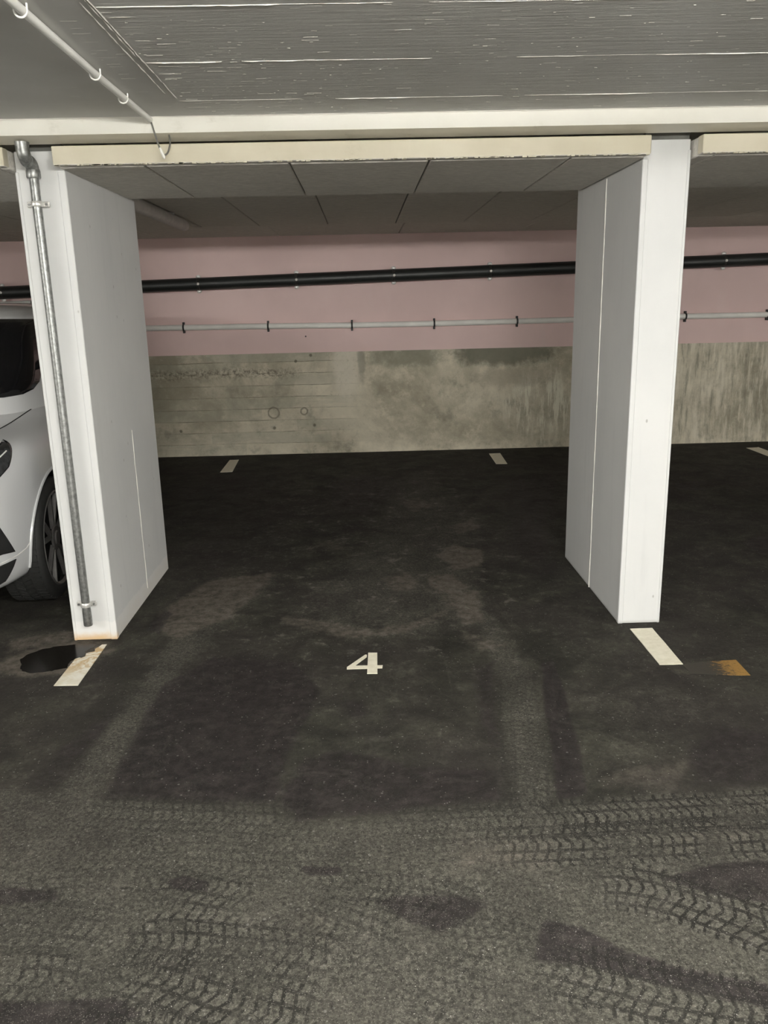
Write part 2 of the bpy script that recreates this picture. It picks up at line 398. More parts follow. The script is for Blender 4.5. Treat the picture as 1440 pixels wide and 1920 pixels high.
def mat_concrete():
    g = G('bare_concrete'); P = g.xyz(); x, y, z = P
    a = g.noise(1.1, 8, .7, dist=.3); b = g.noise(4.5, 8, .72, off=(4, 0, 2)); c = g.noise(26, 6, .75)
    hs = g.noise(2.2, 6, .7, stretch=(.6, 1, 5)); vsn = g.noise(6, 6, .7, stretch=(3.2, 1, .45))
    col = g.mix(a.step(.32, .68), (0.302, 0.274, 0.205), (0.634, 0.585, 0.462))
    col = g.mix(b.step(.50, .72)*.6, col, (0.745, 0.684, 0.541))
    col = g.mix(b.step(.47, .30)*.6, col, (0.222, 0.209, 0.164))
    col = g.mix(c.step(.42, .28)*.5, col, (0.190, 0.176, 0.132))
    # board marks in the left half: boards of differing tone, dark joints
    lh = x.step(.1, -.5)
    bz = (z + (hs-.5)*.03)/.125
    fr = bz.frac(); idx = g.math('FLOOR', bz)
    tone = ((idx*12.9898 + g.math('FLOOR', (x+idx*.37)/1.3)*4.1).frac()*43.7).frac()
    col = g.mix(lh*tone.step(.2, .9)*.5*hs.step(.3, .55), col, (0.348, 0.342, 0.271))
    line = ((fr-.5).abs()).step(.455, .5)
    col = g.mix(line*lh*b.step(.42, .58)*.75, col, (0.159, 0.144, 0.105))
    # honeycombed pour line
    pour = ((z - .86 - (a-.5)*.16 + x*.02).abs()).step(.085, .01)*x.step(-.5, -.95)
    col = g.mix(pour*c.step(.46, .60)*.8, col, (0.118, 0.104, 0.081))
    col = g.mix(pour*c.step(.46, .36)*.5, col, (0.762, 0.699, 0.571))
    # pale runs, dark damp patches
    col = g.mix(g.blob(-.17, .95, .17, .42, b)*.8*c.step(.25, .5), col, (.70, .65, .54))
    col = g.mix(g.blob(-.02, .98, .05, .25, b)*.55, col, (0.238, 0.221, 0.176))
    col = g.mix(g.blob(1.5, 1.03, .62, .15, b)*.85, col, (0.159, 0.157, 0.117))
    col = g.mix(g.blob(.45, 1.02, .50, .12, b)*.65, col, (0.207, 0.205, 0.154))
    col = g.mix(g.blob(1.95, .50, .45, .42, b)*vsn.step(.47, .60)*.7, col, (0.780, 0.760, 0.629))
    col = g.mix(g.blob(1.6, .78, .50, .12, b)*.5, col, (0.317, 0.281, 0.219))
    col = g.mix(x.step(2.6, 3.4)*vsn.step(.48, .64)*.6, col, (0.762, 0.715, 0.600))
    col = g.mix(x.step(2.6, 3.4)*vsn.step(.48, .34)*.6, col, (0.190, 0.179, 0.140))
    col = g.mix(z.step(.16, .0)*.5*b.step(.35, .6), col, (0.780, 0.715, 0.571))
    for (cx, cz, r) in ((-.985, .455, .058), (-.655, .465, .036)):
        d = g.math('SQRT', (x-cx)*(x-cx)+(z-cz)*(z-cz)) + (c-.5)*.02
        col = g.mix(((d-r).abs()).step(.013, .003)*.7, col, (0.159, 0.144, 0.110))
    for (cx, cz) in ((-.985, .29), (-.55, .31), (-2.0, .28), (-.72, 1.0), (-.56, 1.06)):
        d = g.math('SQRT', (x-cx)*(x-cx)+(z-cz)*(z-cz)) + (c-.5)*.02
        col = g.mix(d.step(.022, .010)*.8, col, (0.111, 0.099, 0.073))
    g.set(col, .75, 0, .3)
    g.bump(b*.5+c*.5-line*lh*.8+hs*.4, .5, .012)
    return g.m
def mat_woodwool(name, ca, cb):
    g = G(name)
    n = g.noise(60, 5, .75, stretch=(.35, 1.6, 1), dist=.8); m = g.noise(14, 4, .6, stretch=(.5, 1.5, 1)); a = g.noise(1.5, 3)
    col = g.mix(n.step(.32, .68), ca, cb)
    col = g.mix(m.step(.5, .75)*.3, col, tuple(c*.8 for c in ca))
    g.set(col, .85, 0, .2)
    g.bump(n, .8, .006)
    return g.m
def mat_cream(name, ca, cb, stain):
    g = G(name)
    a = g.noise(3, 5, .6); st = g.noise(16, 5, .65, stretch=(.5, 1, 1.2)); s2 = g.noise(5, 6, .7, off=(2, 0, 1))
    col = g.mix(a.step(.3, .7), ca, cb)
    col = g.mix(s2.step(.56, .72)*st.step(.45, .6)*.55, col, stain)
    g.set(col, .55, 0, .4); g.bump(st, .15, .004)
    return g.m
def mat_marking():
    g = G('road_marking_paint')
    a = g.noise(30, 5, .65); f = g.noise(150, 3, .6)
    col = g.mix(a.step(.3, .7), (.70, .66, .52), (.80, .76, .63))
    col = g.mix(f.step(.68, .8)*.35, col, (.35, .33, .26))
    g.set(col, .6); g.bump(f, .2, .003); return g.m
def mat_marking_stained():
    g = G('rust_stained_marking'); P = g.xyz()
    a = g.noise(12, 6, .7, dist=1.2); f = g.noise(45, 5, .7, dist=.6)
    wet = P[1].step(3.28, 3.52)
    col = g.mix(a.step(.3, .7), (.66, .60, .45), (.80, .77, .68))
    col = g.mix((a+(f-.5)*.4).step(.58, .42)*wet*.8, col, (.50, .31, .10))
    col = g.mix(f.step(.62, .72)*wet*.6, col, (.28, .17, .06))
    g.set(col, .5); g.bump(f, .2, .003); return g.m
def mat_orange():
    g = G('worn_orange_paint'); P = g.xyz()
    a = g.noise(60, 5, .75); b = g.noise(8, 4)
    fade = P[0].step(1.44, 1.62)
    k = (fade*.8 + (a-.5)*2.2).step(.25, .75)
    col = g.mix(k, (.034, .030, .023), g.mix(b, (.20, .105, .022), (.33, .19, .05)))
    g.set(col, .7); g.bump(a, .3, .003); return g.m
def mat_steel():
    g = G('galvanised_steel')
    st = g.noise(30, 4, .6, stretch=(4, 4, .12)); sp = g.noise(60, 4, .6)
    col = g.mix(sp.step(.3, .7), (.20, .205, .20), (.36, .365, .355))
    g.set(col, st*.25+.30, 0.85); g.bump(st, .08, .002)
    return g.m
def mat_puddle():
    g = G('wet_asphalt'); n = g.noise(8, 4); f = g.noise(120, 3)
    g.set(g.mix(n, (.006, .0055, .005), (.013, .011, .009)), f*.12+.12, 0, .18)
    return g.m
M = dict(
    floor=mat_floor(), ceiling=mat_ceiling(), col_l=mat_column(True), col_r=mat_column(False),
    pink=mat_pink(), concrete=mat_concrete(),
    board1=mat_woodwool('wood_wool_board', (.60, .575, .525), (.84, .81, .75)),
    board2=mat_woodwool('wood_wool_board_rear', (.58, .555, .50), (.80, .77, .70)),
    board_edge=mat_cream('cream_board_edge', (.50, .46, .35), (.57, .53, .42), (.42, .38, .28)),
    beam=mat_cream('beam_paint', (.64, .625, .56), (.69, .675, .615), (.46, .44, .37)),
    soffit=mat_cream('beam_soffit_paint', (.66, .62, .52), (.76, .72, .61), (.40, .37, .29)),
    pad=plain('joint_filler', (.11, .11, .10), .9, var=.2),
    white_plain=plain('white_wall_paint', (.85, .84, .81), .7, var=.04, scale=2),  # kept very pale so the unseen walls bounce more light
    marking=mat_marking(), marking_stained=mat_marking_stained(), orange=mat_orange(),
    steel=mat_steel(), puddle=mat_puddle(),
    zinc=plain('zinc_clamp', (.78, .77, .74), .3, .6, var=.1, scale=60),
    black_pipe=plain('black_plastic_pipe', (.014, .016, .015), .42, 0, var=.25, scale=9, stretch=(.2, 1, 1)),
    white_pvc=plain('white_plastic', (.80, .79, .75), .42, 0, var=.05, scale=6),
    grey_pvc=plain('grey_plastic', (.66, .64, .62), .5, 0, var=.08),
    black=plain('black_plastic', (.012, .012, .012), .5, 0, var=.3, scale=40),
    cable=plain('cable_sheath', (.13, .125, .11), .5, 0, var=.1),
    rust=plain('rusty_screw', (.16, .08, .035), .7, .3, var=.3, scale=200),
    flake=plain('white_paint_fins', (.74, .72, .66), .6, 0, var=.08),
    car=None)
def mat_emit():
    g = G('lamp_diffuser'); n = g.noise(3, 2)
    g.set((.8, .8, .78), .4)
    g.b.inputs['Emission Color'].default_value = (*LAMP_COLOUR, 1)
    g.b.inputs['Emission Strength'].default_value = LAMP_STRENGTH
    return g.m
M['emit'] = mat_emit()
def mat_car():
    g = G('white_car_paint'); n = g.noise(300, 2); a = g.noise(2, 3)
    g.set(g.mix(a, (.60, .605, .61), (.64, .645, .65)), .32, 0, .5)
    g.b.inputs['Coat Weight'].default_value = .8; g.b.inputs['Coat Roughness'].default_value = .06
    return g.m
M['car'] = mat_car()
M['glass_dark'] = plain('tinted_glass', (.005, .005, .006), .05, 0, var=.2, spec=.5)
M['lamp_glass'] = plain('headlight_glass', (.035, .036, .038), .08, .2, var=.3, scale=40)
M['rubber'] = plain('tyre_rubber', (.016, .016, .015), .75, 0, var=.2, scale=60)
M['alloy'] = plain('dark_alloy', (.13, .125, .12), .4, .3, var=.1, scale=40)
M['void'] = plain('wheel_well_black', (.006, .006, .006), .9, 0, var=.2)

M['dark_steel'] = plain('dark_steel_band', (.10, .10, .095), .35, .9, var=.2, scale=40)
M['zinc_glint'] = plain('zinc_bolt_glint', (.92, .90, .87), .25, .3, var=.05)  # lamp glint on lugs and bolts put into a near-white base colour

# ------------------------------------------------------------------ floor: graded grid carrying dust, patch and track attributes
YW = 8.768; XR0, XR1 = -6.8, 6.9; YF0 = -3.9; ZC = 2.331; ZS = 2.271  # unseen side and front walls set close in to bounce fill light
YC0, YC1 = 3.758, 4.857
def in_poly(px, py, poly):
    ins = np.zeros(px.shape, bool); n = len(poly)
    for i in range(n):
        x1, y1 = poly[i]; x2, y2 = poly[(i+1) % n]
        if y1 == y2: continue
        c = ((y1 > py) != (y2 > py)) & (px < (x2-x1)*(py-y1)/(y2-y1)+x1)
        ins ^= c
    return ins
def seg_dist(px, py, a, b):
    ax, ay = a; bx, by = b; dx, dy = bx-ax, by-ay
    L2 = dx*dx+dy*dy+1e-12
    t = np.clip(((px-ax)*dx+(py-ay)*dy)/L2, 0, 1)
    return np.hypot(px-ax-t*dx, py-ay-t*dy), t
def make_floor():
    xs = np.concatenate([np.linspace(XR0, -2.2, 40)[:-1], np.linspace(-2.2, 2.6, 400), np.linspace(2.6, XR1, 40)[1:]])
    ys = np.concatenate([np.linspace(YF0, 1.2, 20)[:-1], np.linspace(1.2, 4.2, 250), np.linspace(4.2, YW+.05, 150)[1:]])
    nx, ny = len(xs), len(ys)
    X, Y = np.meshgrid(xs, ys); x = X.ravel(); y = Y.ravel(); n = nx*ny
    co = np.zeros((n, 3), np.float32); co[:, 0] = x; co[:, 1] = y
    i = np.arange(nx*(ny-1)).reshape(ny-1, nx)[:, :-1].ravel()
    quads = np.stack([i, i+1, i+1+nx, i+nx], 1).astype(np.int32)
    me = bpy.data.meshes.new('floor')
    me.vertices.add(n); me.vertices.foreach_set('co', co.ravel())
    me.loops.add(quads.size); me.loops.foreach_set('vertex_index', quads.ravel())
    me.polygons.add(len(quads)); me.polygons.foreach_set('loop_start', np.arange(0, quads.size, 4, dtype=np.int32))
    me.update(calc_edges=True)
    def paint(polys):
        out = np.zeros(n)
        for pts, amp, soft in polys:
            soft *= 1.35
            p = np.array(pts); m = 2.5*soft
            sel = np.where((x > p[:, 0].min()-m) & (x < p[:, 0].max()+m) & (y > p[:, 1].min()-m) & (y < p[:, 1].max()+m))[0]
            if len(sel) == 0: continue
            px, py = x[sel], y[sel]
            d = np.full(px.shape, 1e9)
            for k in range(len(pts)):
                d = np.minimum(d, seg_dist(px, py, pts[k], pts[(k+1) % len(pts)])[0])
            d = np.where(in_poly(px, py, pts), d, -d)
            t = np.clip((d/soft+1)/2, 0, 1); out[sel] = np.maximum(out[sel], amp*t*t*(3-2*t))
        return out
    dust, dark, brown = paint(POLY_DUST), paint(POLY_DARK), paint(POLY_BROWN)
    def rgba(name, r, g, b):
        a = me.attributes.new(name, 'FLOAT_COLOR', 'POINT')
        c = np.ones((n, 4), np.float32); c[:, 0] = r; c[:, 1] = g; c[:, 2] = b
        a.data.foreach_set('color', c.ravel())
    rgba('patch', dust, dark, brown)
    for layer, name in ((1, 'track_a'), (2, 'track_b')):
        U = np.zeros(n); V = np.full(n, 3.0); Mk = np.zeros(n); best = np.full(n, 1e9)
        for ti, (pts, st, ly) in enumerate(TRACKS):
            if ly != layer: continue
            # resample smoothly (Catmull-Rom)
            P = np.array(pts, float); Sx = np.array(st, float)
            Pe = np.vstack([2*P[0]-P[1], P, 2*P[-1]-P[-2]]); R = []; RS = []
            for k in range(len(P)-1):
                for t in np.linspace(0, 1, 8, endpoint=False):
                    a, b, c, d = Pe[k:k+4]
                    R.append(.5*((2*b)+(c-a)*t+(2*a-5*b+4*c-d)*t*t+(3*b-a-3*c+d)*t**3)); RS.append(Sx[k]+(Sx[k+1]-Sx[k])*t)
            R.append(P[-1]); RS.append(Sx[-1]); R = np.array(R); RS = np.array(RS)
            L = np.concatenate([[0], np.cumsum(np.hypot(*(R[1:]-R[:-1]).T))]) + ti*3.17
            m = .2
            sel = np.where((x > R[:, 0].min()-m) & (x < R[:, 0].max()+m) & (y > R[:, 1].min()-m) & (y < R[:, 1].max()+m))[0]
            px, py = x[sel], y[sel]; bd = np.full(px.shape, 1e9); bu = np.zeros(px.shape); bs = np.zeros(px.shape); bv = np.zeros(px.shape)
            for k in range(len(R)-1):
                d, t = seg_dist(px, py, R[k], R[k+1])
                dx, dy = R[k+1]-R[k]; sg = np.sign(dx*(py-R[k][1])-dy*(px-R[k][0]))
                w_ = d < bd
                bd = np.where(w_, d, bd); bu = np.where(w_, L[k]+t*(L[k+1]-L[k]), bu)
                bs = np.where(w_, RS[k]+t*(RS[k+1]-RS[k]), bs); bv = np.where(w_, sg*d, bv)
            w_ = bd < best[sel]; s2 = sel[w_]
            best[s2] = bd[w_]; U[s2] = bu[w_]; V[s2] = bv[w_]/.105
            # fade at the ends of the print
            e = np.minimum(bu-L[0], L[-1]-bu)[w_]
            Mk[s2] = np.clip(bs[w_]*np.clip(e/.06, 0, 1)*(bd[w_] < .16), 0, 1)
        rgba(name, U, V, Mk)
    me.materials.append(M['floor'])
    o = link_mesh('floor', me); tag(o, 'dark asphalt garage floor with dusty tyre tracks', kind='structure')
make_floor()

# ------------------------------------------------------------------ shell
def struct(name, bm, mats, label):
    return tag(obj(name, bm, mats), label, kind='structure')
def make_shell():
    ceil = struct('ceiling', box(bm_new(), XR0-.2, XR1+.2, YF0-.2, YW+.2, ZC, ZC+.25), M['ceiling'], 'grey painted board-marked concrete ceiling')
    # back wall: pink band over bare concrete, two faces meeting at z = 1.088
    bm = bm_new()
    for (z0, z1, mi) in ((0, 1.088, 1), (1.088, ZC, 0)):
        r = box(bm, XR0-.2, XR1+.2, YW, YW+.2, z0, z1)
    for f in bm.faces:
        if f.calc_center_median().z < 1.088+1e-4: f.material_index = 1
    struct('wall_back', bm, [M['pink'], M['concrete']], 'rear garage wall, pink paint above bare concrete')
    struct('wall_left', box(bm_new(), XR0-.2, XR0, YF0, YW, 0, ZC), M['white_plain'], 'unseen left garage wall, pulled in for bounce light')
    struct('wall_right', box(bm_new(), XR1, XR1+.2, YF0, YW, 0, ZC), M['white_plain'], 'unseen right garage wall, pulled in for bounce light')
    struct('wall_front', box(bm_new(), XR0-.2, XR1+.2, YF0-.2, YF0, 0, ZC), M['white_plain'], 'unseen garage wall across the driving aisle, pulled in for bounce light')
    # beam
    bm = bm_new()
    prof = [(3.58, ZC+.02), (3.58, ZS), (3.682, 2.2555), (3.690, 2.2565), (3.692, ZS), (4.80, ZS), (4.80, ZC+.02)]
    A = [bm.verts.new((XR0, y, z)) for y, z in prof]; B = [bm.verts.new((XR1, y, z)) for y, z in prof]
    for k in range(len(prof)):
        f = bm.faces.new((A[k], A[(k+1) % len(prof)], B[(k+1) % len(prof)], B[k]))
        if k in (1, 2, 3, 4): f.material_index = 1
    bm.faces.new(A); bm.faces.new(list(reversed(B)))
    struct('ceiling_beam', bm, [M['beam'], M['soffit']], 'shallow white beam across the column tops')
    # insulation boards, one object each
    def panel(x0, x1, y0, y1, z0, z1, mat, mesh_cache={}):
        g = .0035
        key = (round(x1-x0, 3), round(y1-y0, 3), round(z1-z0, 3), mat)
        if key not in mesh_cache:
            o = obj('ceiling_panel', box(bm_new(), -(x1-x0)/2+g, (x1-x0)/2-g, -(y1-y0)/2+g, (y1-y0)/2-g, 0, z1-z0, .004), M[mat], ceil, loc=((x0+x1)/2, (y0+y1)/2, z0))
            mesh_cache[key] = o.data
        else:
            o = link_mesh('ceiling_panel', mesh_cache[key], ceil, ((x0+x1)/2, (y0+y1)/2, z0))
        o.location.z += random.uniform(-.0015, .0)
    bays = [(-3.965, -1.467, [-3.34, -2.73, -2.12, -1.51]), (-1.265, 1.236, [-.90, -.29, .305, .91]), (1.455, 3.95, [1.53, 2.14, 2.75, 3.36])]
    for a, b, js in bays:
        e = [a]+js+[b]
        for k in range(len(e)-1): panel(e[k], e[k+1], 3.70, 4.76, 2.166, 2.242, 'board1')
        bm = box(bm_new(), a, b, 3.645, 3.70, 2.168, 2.242, .003)
        for f in bm.faces:
            if f.normal.z < -.5: f.material_index = 1
        o = obj('edge_board', bm, [M['board_edge'], M['board1']], ceil); o['label'] = 'cream painted board edge'
        for yb in (4.0, 4.5): obj('batten', box(bm_new(), a+.02, b-.02, yb, yb+.06, 2.240, ZS+.001), M['board1'], ceil)
        cr = bm_new()
        for k in range(int((b-a)/.016)):
            x = a+.01+random.random()*(b-a-.02)
            s = random.uniform(.002, .0065)
            box(cr, x-s*1.5, x+s*1.5, 3.643, 3.651, 2.167-s*.5, 2.167+s*.4)
        o2 = obj('edge_crumbs', cr, M['board_edge'], ceil); o2['kind'] = 'stuff'
    xa = [-4.475+.61*k for k in range(6)]; xb = [-1.40, -.89, -.28, .323, .93]+[1.54+.61*k for k in range(6)]
    for xj in (xa, xb):
        for k in range(len(xj)-1): panel(xj[k], xj[k+1], 4.81, 7.64, 2.270, ZC, 'board2')
    for k in range(8): panel(-4.48+1.22*k, -4.48+1.22*(k+1), 7.64, YW, 2.270, ZC, 'board2')
    # raised paint fins and joint ridges left by the formwork
    fn = bm_new()
    def fin(x, y, L, h, t=.0022, ang=0.0):
        # low triangular ridge along X hanging from the ceiling
        c, s = math.cos(ang), math.sin(ang); n = max(1, int(L/.03)); prev = None
        hh = [h*random.uniform(.5, 1.0) for _ in range(n+1)]; hh[0] *= .3; hh[-1] *= .3
        jy = [random.uniform(-.001, .001) for _ in range(n+1)]
        for i in range(n+1):
            u = -L/2+L*i/n
            px, py = x+u*c-jy[i]*s, y+u*s+jy[i]*c
            q = [fn.verts.new((px+t*s, py-t*c, ZC+.001)), fn.verts.new((px, py, ZC-hh[i])), fn.verts.new((px-t*s, py+t*c, ZC+.001))]
            if prev:
                fn.faces.new((prev[0], q[0], q[1], prev[1])); fn.faces.new((prev[1], q[1], q[2], prev[2]))
            prev = q
    for y in (2.83, 3.325, 2.335, 1.83):
        x = -.66
        while x < 4.5:
            L = random.uniform(.05, .5)
            if random.random() < .8: fin(x+L/2, y+random.uniform(-.003, .003), L, random.choice((.0009, .0013, .0018, .0032)), t=.0016)
            x += L*random.uniform(.8, 1.3)
    for xs_, y0, y1 in ((-.660, 1.5, 3.30), (-.686, 2.3, 3.22), (-.668, 1.5, 2.75)):
        y = y0
        while y < y1:
            L = random.uniform(.1, .3); fin(xs_, y+L/2, min(L, y1-y), .0035, ang=math.pi/2); y += L*1.02
    for k in range(900):
        x = random.uniform(-.66, 3.2); y = random.uniform(2.2, 3.57)
        if random.random() < .15: x = random.uniform(-.66, -.1)
        L = random.choice((.004, .006, .008, .008, .012, .02, .03, .045)) * random.uniform(.7, 1.3)
        fin(x, y, L, random.choice((.0006, .0009, .0013, .0018, .003)), t=random.uniform(.001, .0025), ang=random.uniform(-.08, .08))
    for k in range(30):
        fin(random.uniform(-1.7, -.7), random.uniform(2.3, 3.5), random.uniform(.006, .035), random.uniform(.0005, .0018))
    for y in (2.83, 3.02, 3.2, 2.95, 2.62, 2.55, 2.5, 2.42, 2.7, 2.75, 2.88):
        fin(-.66+.05, y+random.uniform(-.01, .01), random.uniform(.03, .08), random.uniform(.0008, .003))
        fin(-.76, y+random.uniform(-.02, .02), random.uniform(.02, .06), random.uniform(.0006, .002))
    fin(.6, 3.572, 7, .003)
    o = obj('paint_fins', fn, M['flake'], ceil); o['kind'] = 'stuff'; o['label'] = 'raised white paint ridges'
    return ceil
CEIL = make_shell()

# ------------------------------------------------------------------ columns
def column(x0, x1, mat, label, inner_right):
    e = empty('column', ((x0+x1)/2, (YC0+YC1)/2, 0)); tag(e, label, 'column', 'white concrete columns')
    obj('shaft', box(bm_new(), x0, x1, YC0, YC1, 0, 2.243, .004, 2), M[mat], e)
    o = obj('bearing_pad', box(bm_new(), x0+.006, x1-.006, YC0+.006, YC1-.01, 2.243, ZS+.001), M['pad'], e); o['label'] = 'dark recessed joint filler'
    b = bm_new()
    if inner_right: box(b, x1-.030, x1+.003, YC0-.004, YC0+.025, 0, 2.16, .003)     # corner bead towards the bay
    else: box(b, x0-.003, x0+.022, YC0-.004, YC0+.025, 0, 2.165, .003)
    obj('corner_bead', b, M[mat], e)
    b = bm_new()
    if inner_right: box(b, x0-.003, x0+.012, YC0-.003, YC0+.02, 0, 2.16, .0025)
    else: box(b, x1-.010, x1+.003, YC0-.003, YC0+.02, 0, 2.20, .0025)
    obj('corner_bead', b, M[mat], e)
    return e
CL = column(-1.465, -1.258, 'col_l', 'white concrete column with a steel pipe on its front, left of the bay', True)
CR = column(1.242, 1.446, 'col_r', 'bare white concrete column without pipe, right of the bay', False)
column(-4.172, -3.965, 'col_r', 'white concrete column on the far side of the white car', True)
column(3.952, 4.157, 'col_r', 'white concrete column on the far side of the empty right bay', False)
def pour_seam():
    # lumpy pour joint on the bay side of the right column
    b = bm_new(); z = 0.0; y = 4.295
    pts = []
    while z < 2.16:
        pts.append((1.242, y+random.uniform(-.0025, .0025), z)); z += .05
    pts.append((1.242, y, 2.16))
    tube(b, pts, [random.uniform(.0025, .0045) for _ in pts], 6)
    o = obj('pour_seam', b, M['flake'], CR, smooth=True); o['label'] = 'thin raised seam in the side face'
    b = bm_new(); z = 0.05; pts = []
    while z < 1.0:
        pts.append((-1.258, 4.36+random.uniform(-.003, .003), z)); z += .06
    tube(b, pts, [random.uniform(.0012, .003) for _ in pts], 6)
    o = obj('pour_seam', b, M['flake'], CL, smooth=True)
pour_seam()

# ------------------------------------------------------------------ pipes
def downpipe():
    e = empty('downpipe', (-1.377, 3.715, .1)); tag(e, 'galvanised steel downpipe clamped to the left column', 'pipe')
    x = -1.377; y = 3.718
    obj('pipe', tube(bm_new(), [(x, y, .095), (x, y, 2.15)], .0195, 24), M['steel'], e, True)
    s = [(x-.006, 3.648, 2.2590), (x-.006, 3.648, 2.228)] + [tuple(p) for p in arc((x-.004, 3.683, 2.226), math.pi, 1.5*math.pi, .035, 8, ((0, 1, 0), (0, 0, 1)))][1:]
    s2 = [tuple(p) for p in arc((x, 3.683, 2.156), math.pi/2, 0, .035, 8, ((0, 1, 0), (0, 0, 1)))]
    obj('elbow', tube(bm_new(), s+s2[1:], .0265, 24), M['steel'], e, True)
    obj('collar', tube(bm_new(), [(x, y, 2.128), (x, y, 2.133), (x, y, 2.158), (x, y, 2.166)], [.027, .0295, .0295, .0265], 24), M['steel'], e, True)
    obj('ceiling_collar', tube(bm_new(), [(x-.006, 3.648, 2.242), (x-.006, 3.648, 2.2590)], [.0275, .029], 24), M['steel'], e, True)
    obj('pipe_sleeve', tube(bm_new(), [(x, y, .0935), (x, y, .098), (x, y, .175)], [.0195, .0212, .0207], 24), M['steel'], e, True)
    for z in (2.026, .201):
        c = obj('clamp', tube(bm_new(), [(x, y, z-.011), (x, y, z-.008), (x, y, z+.008), (x, y, z+.011)], [.0225, .0245, .0245, .0225], 24), M['zinc'], e, True)
        for sx in (-1, 1):
            obj('clamp_ear', box(bm_new(), min(x+sx*.021, x+sx*.047), max(x+sx*.021, x+sx*.047), y+.010, y+.024, z-.011, z+.011, .0025), M['zinc'], c)
            obj('screw', tube(bm_new(), [(x+sx*.036, y+.003, z), (x+sx*.036, y+.0405, z)], .0055, 6), M['steel'], c)
downpipe()
def pipe_z(x): return 1.846 + .0213*x
def drain_pipe():
    e = empty('drain_pipe', (0, YW-.085, 1.846)); tag(e, 'thick black drain pipe sloping along the pink wall', 'pipe')
    yy = YW-.088
    obj('pipe', tube(bm_new(), [(-6.75, yy, pipe_z(-6.75)), (6.85, yy, pipe_z(6.85))], .063, 32), M['black_pipe'], e, True)
    for x in (-3.67, -2.67, -1.668, -.665, .337, 1.331, 2.55, 3.765, 4.765):
        z = pipe_z(x)
        c = obj('clamp', tube(bm_new(), [(x-.012, yy, z), (x-.010, yy, z), (x+.010, yy, z), (x+.012, yy, z)], [.0635, .0665, .0665, .0635], 32), M['dark_steel'], e, True)
        for s in (-1, 1):
            z0, z1 = sorted((z+s*.060, z+s*.086))
            lb = bm_new(); bmesh.ops.create_uvsphere(lb, u_segments=12, v_segments=8, radius=1.0)
            for v in lb.verts: v.co = Vector((x+v.co.x*.025, yy+v.co.y*.016, (z0+z1)/2+v.co.z*.018))
            obj('clamp_lug', lb, M['zinc_glint'], c, True)['label'] = 'shiny bolt lug'
        obj('stud', tube(bm_new(), [(x, yy+.06, z), (x, YW-.001, z)], .006, 8), M['zinc'], c)
        lb = bm_new(); bmesh.ops.create_uvsphere(lb, u_segments=12, v_segments=8, radius=.014)
        for v in lb.verts: v.co += Vector((x+.004, yy-.066, z))
        obj('bolt', lb, M['zinc_glint'], c, True)  # sphere placed to give the band its bright centre spot
drain_pipe()
def wall_conduit():
    e = empty('wall_conduit', (0, YW, 1.36)); tag(e, 'slim white conduit along the pink wall under the black pipe', 'conduit')
    yy = YW-.036
    pts = [(-6.75, yy, 1.58), (-3.05, yy, 1.668)]
    pts += [tuple(p) for p in arc((-3.05, yy, 1.588), math.pi/2, 0, .08, 6, ((1, 0, 0), (0, 0, 1)))][1:]
    pts += [tuple(p) for p in arc((-2.89, yy, 1.463), math.pi, 1.5*math.pi, .08, 6, ((1, 0, 0), (0, 0, 1)))]
    pts += [(-1.871, yy, 1.377), (-.99, yy, 1.372), (-.11, yy, 1.362), (.758, yy, 1.359), (1.635, yy, 1.363), (2.4, yy, 1.366), (3.43, yy, 1.373), (4.31, yy, 1.371), (6.85, yy, 1.378)]
    obj('pipe', tube(bm_new(), pts, .029, 20), M['white_pvc'], e, True)
    for x, z in ((-3.40, 1.660), (-1.871, 1.377), (-.989, 1.372), (-.109, 1.362), (.758, 1.359), (1.635, 1.363), (3.427, 1.373), (4.309, 1.371)):
        b = tube(bm_new(), [(x-.009, yy, z), (x-.008, yy, z), (x+.008, yy, z), (x+.009, yy, z)], [.030, .034, .034, .030], 20)
        c = obj('clip', b, M['black'], e, True); c['label'] = 'black pipe clip'
        for z0, z1 in ((z-.058, z-.030), (z+.030, z+.054)): obj('clip_tab', box(bm_new(), x-.010, x+.010, yy-.006, YW-.001, z0, z1, .003), M['black'], c)
wall_conduit()
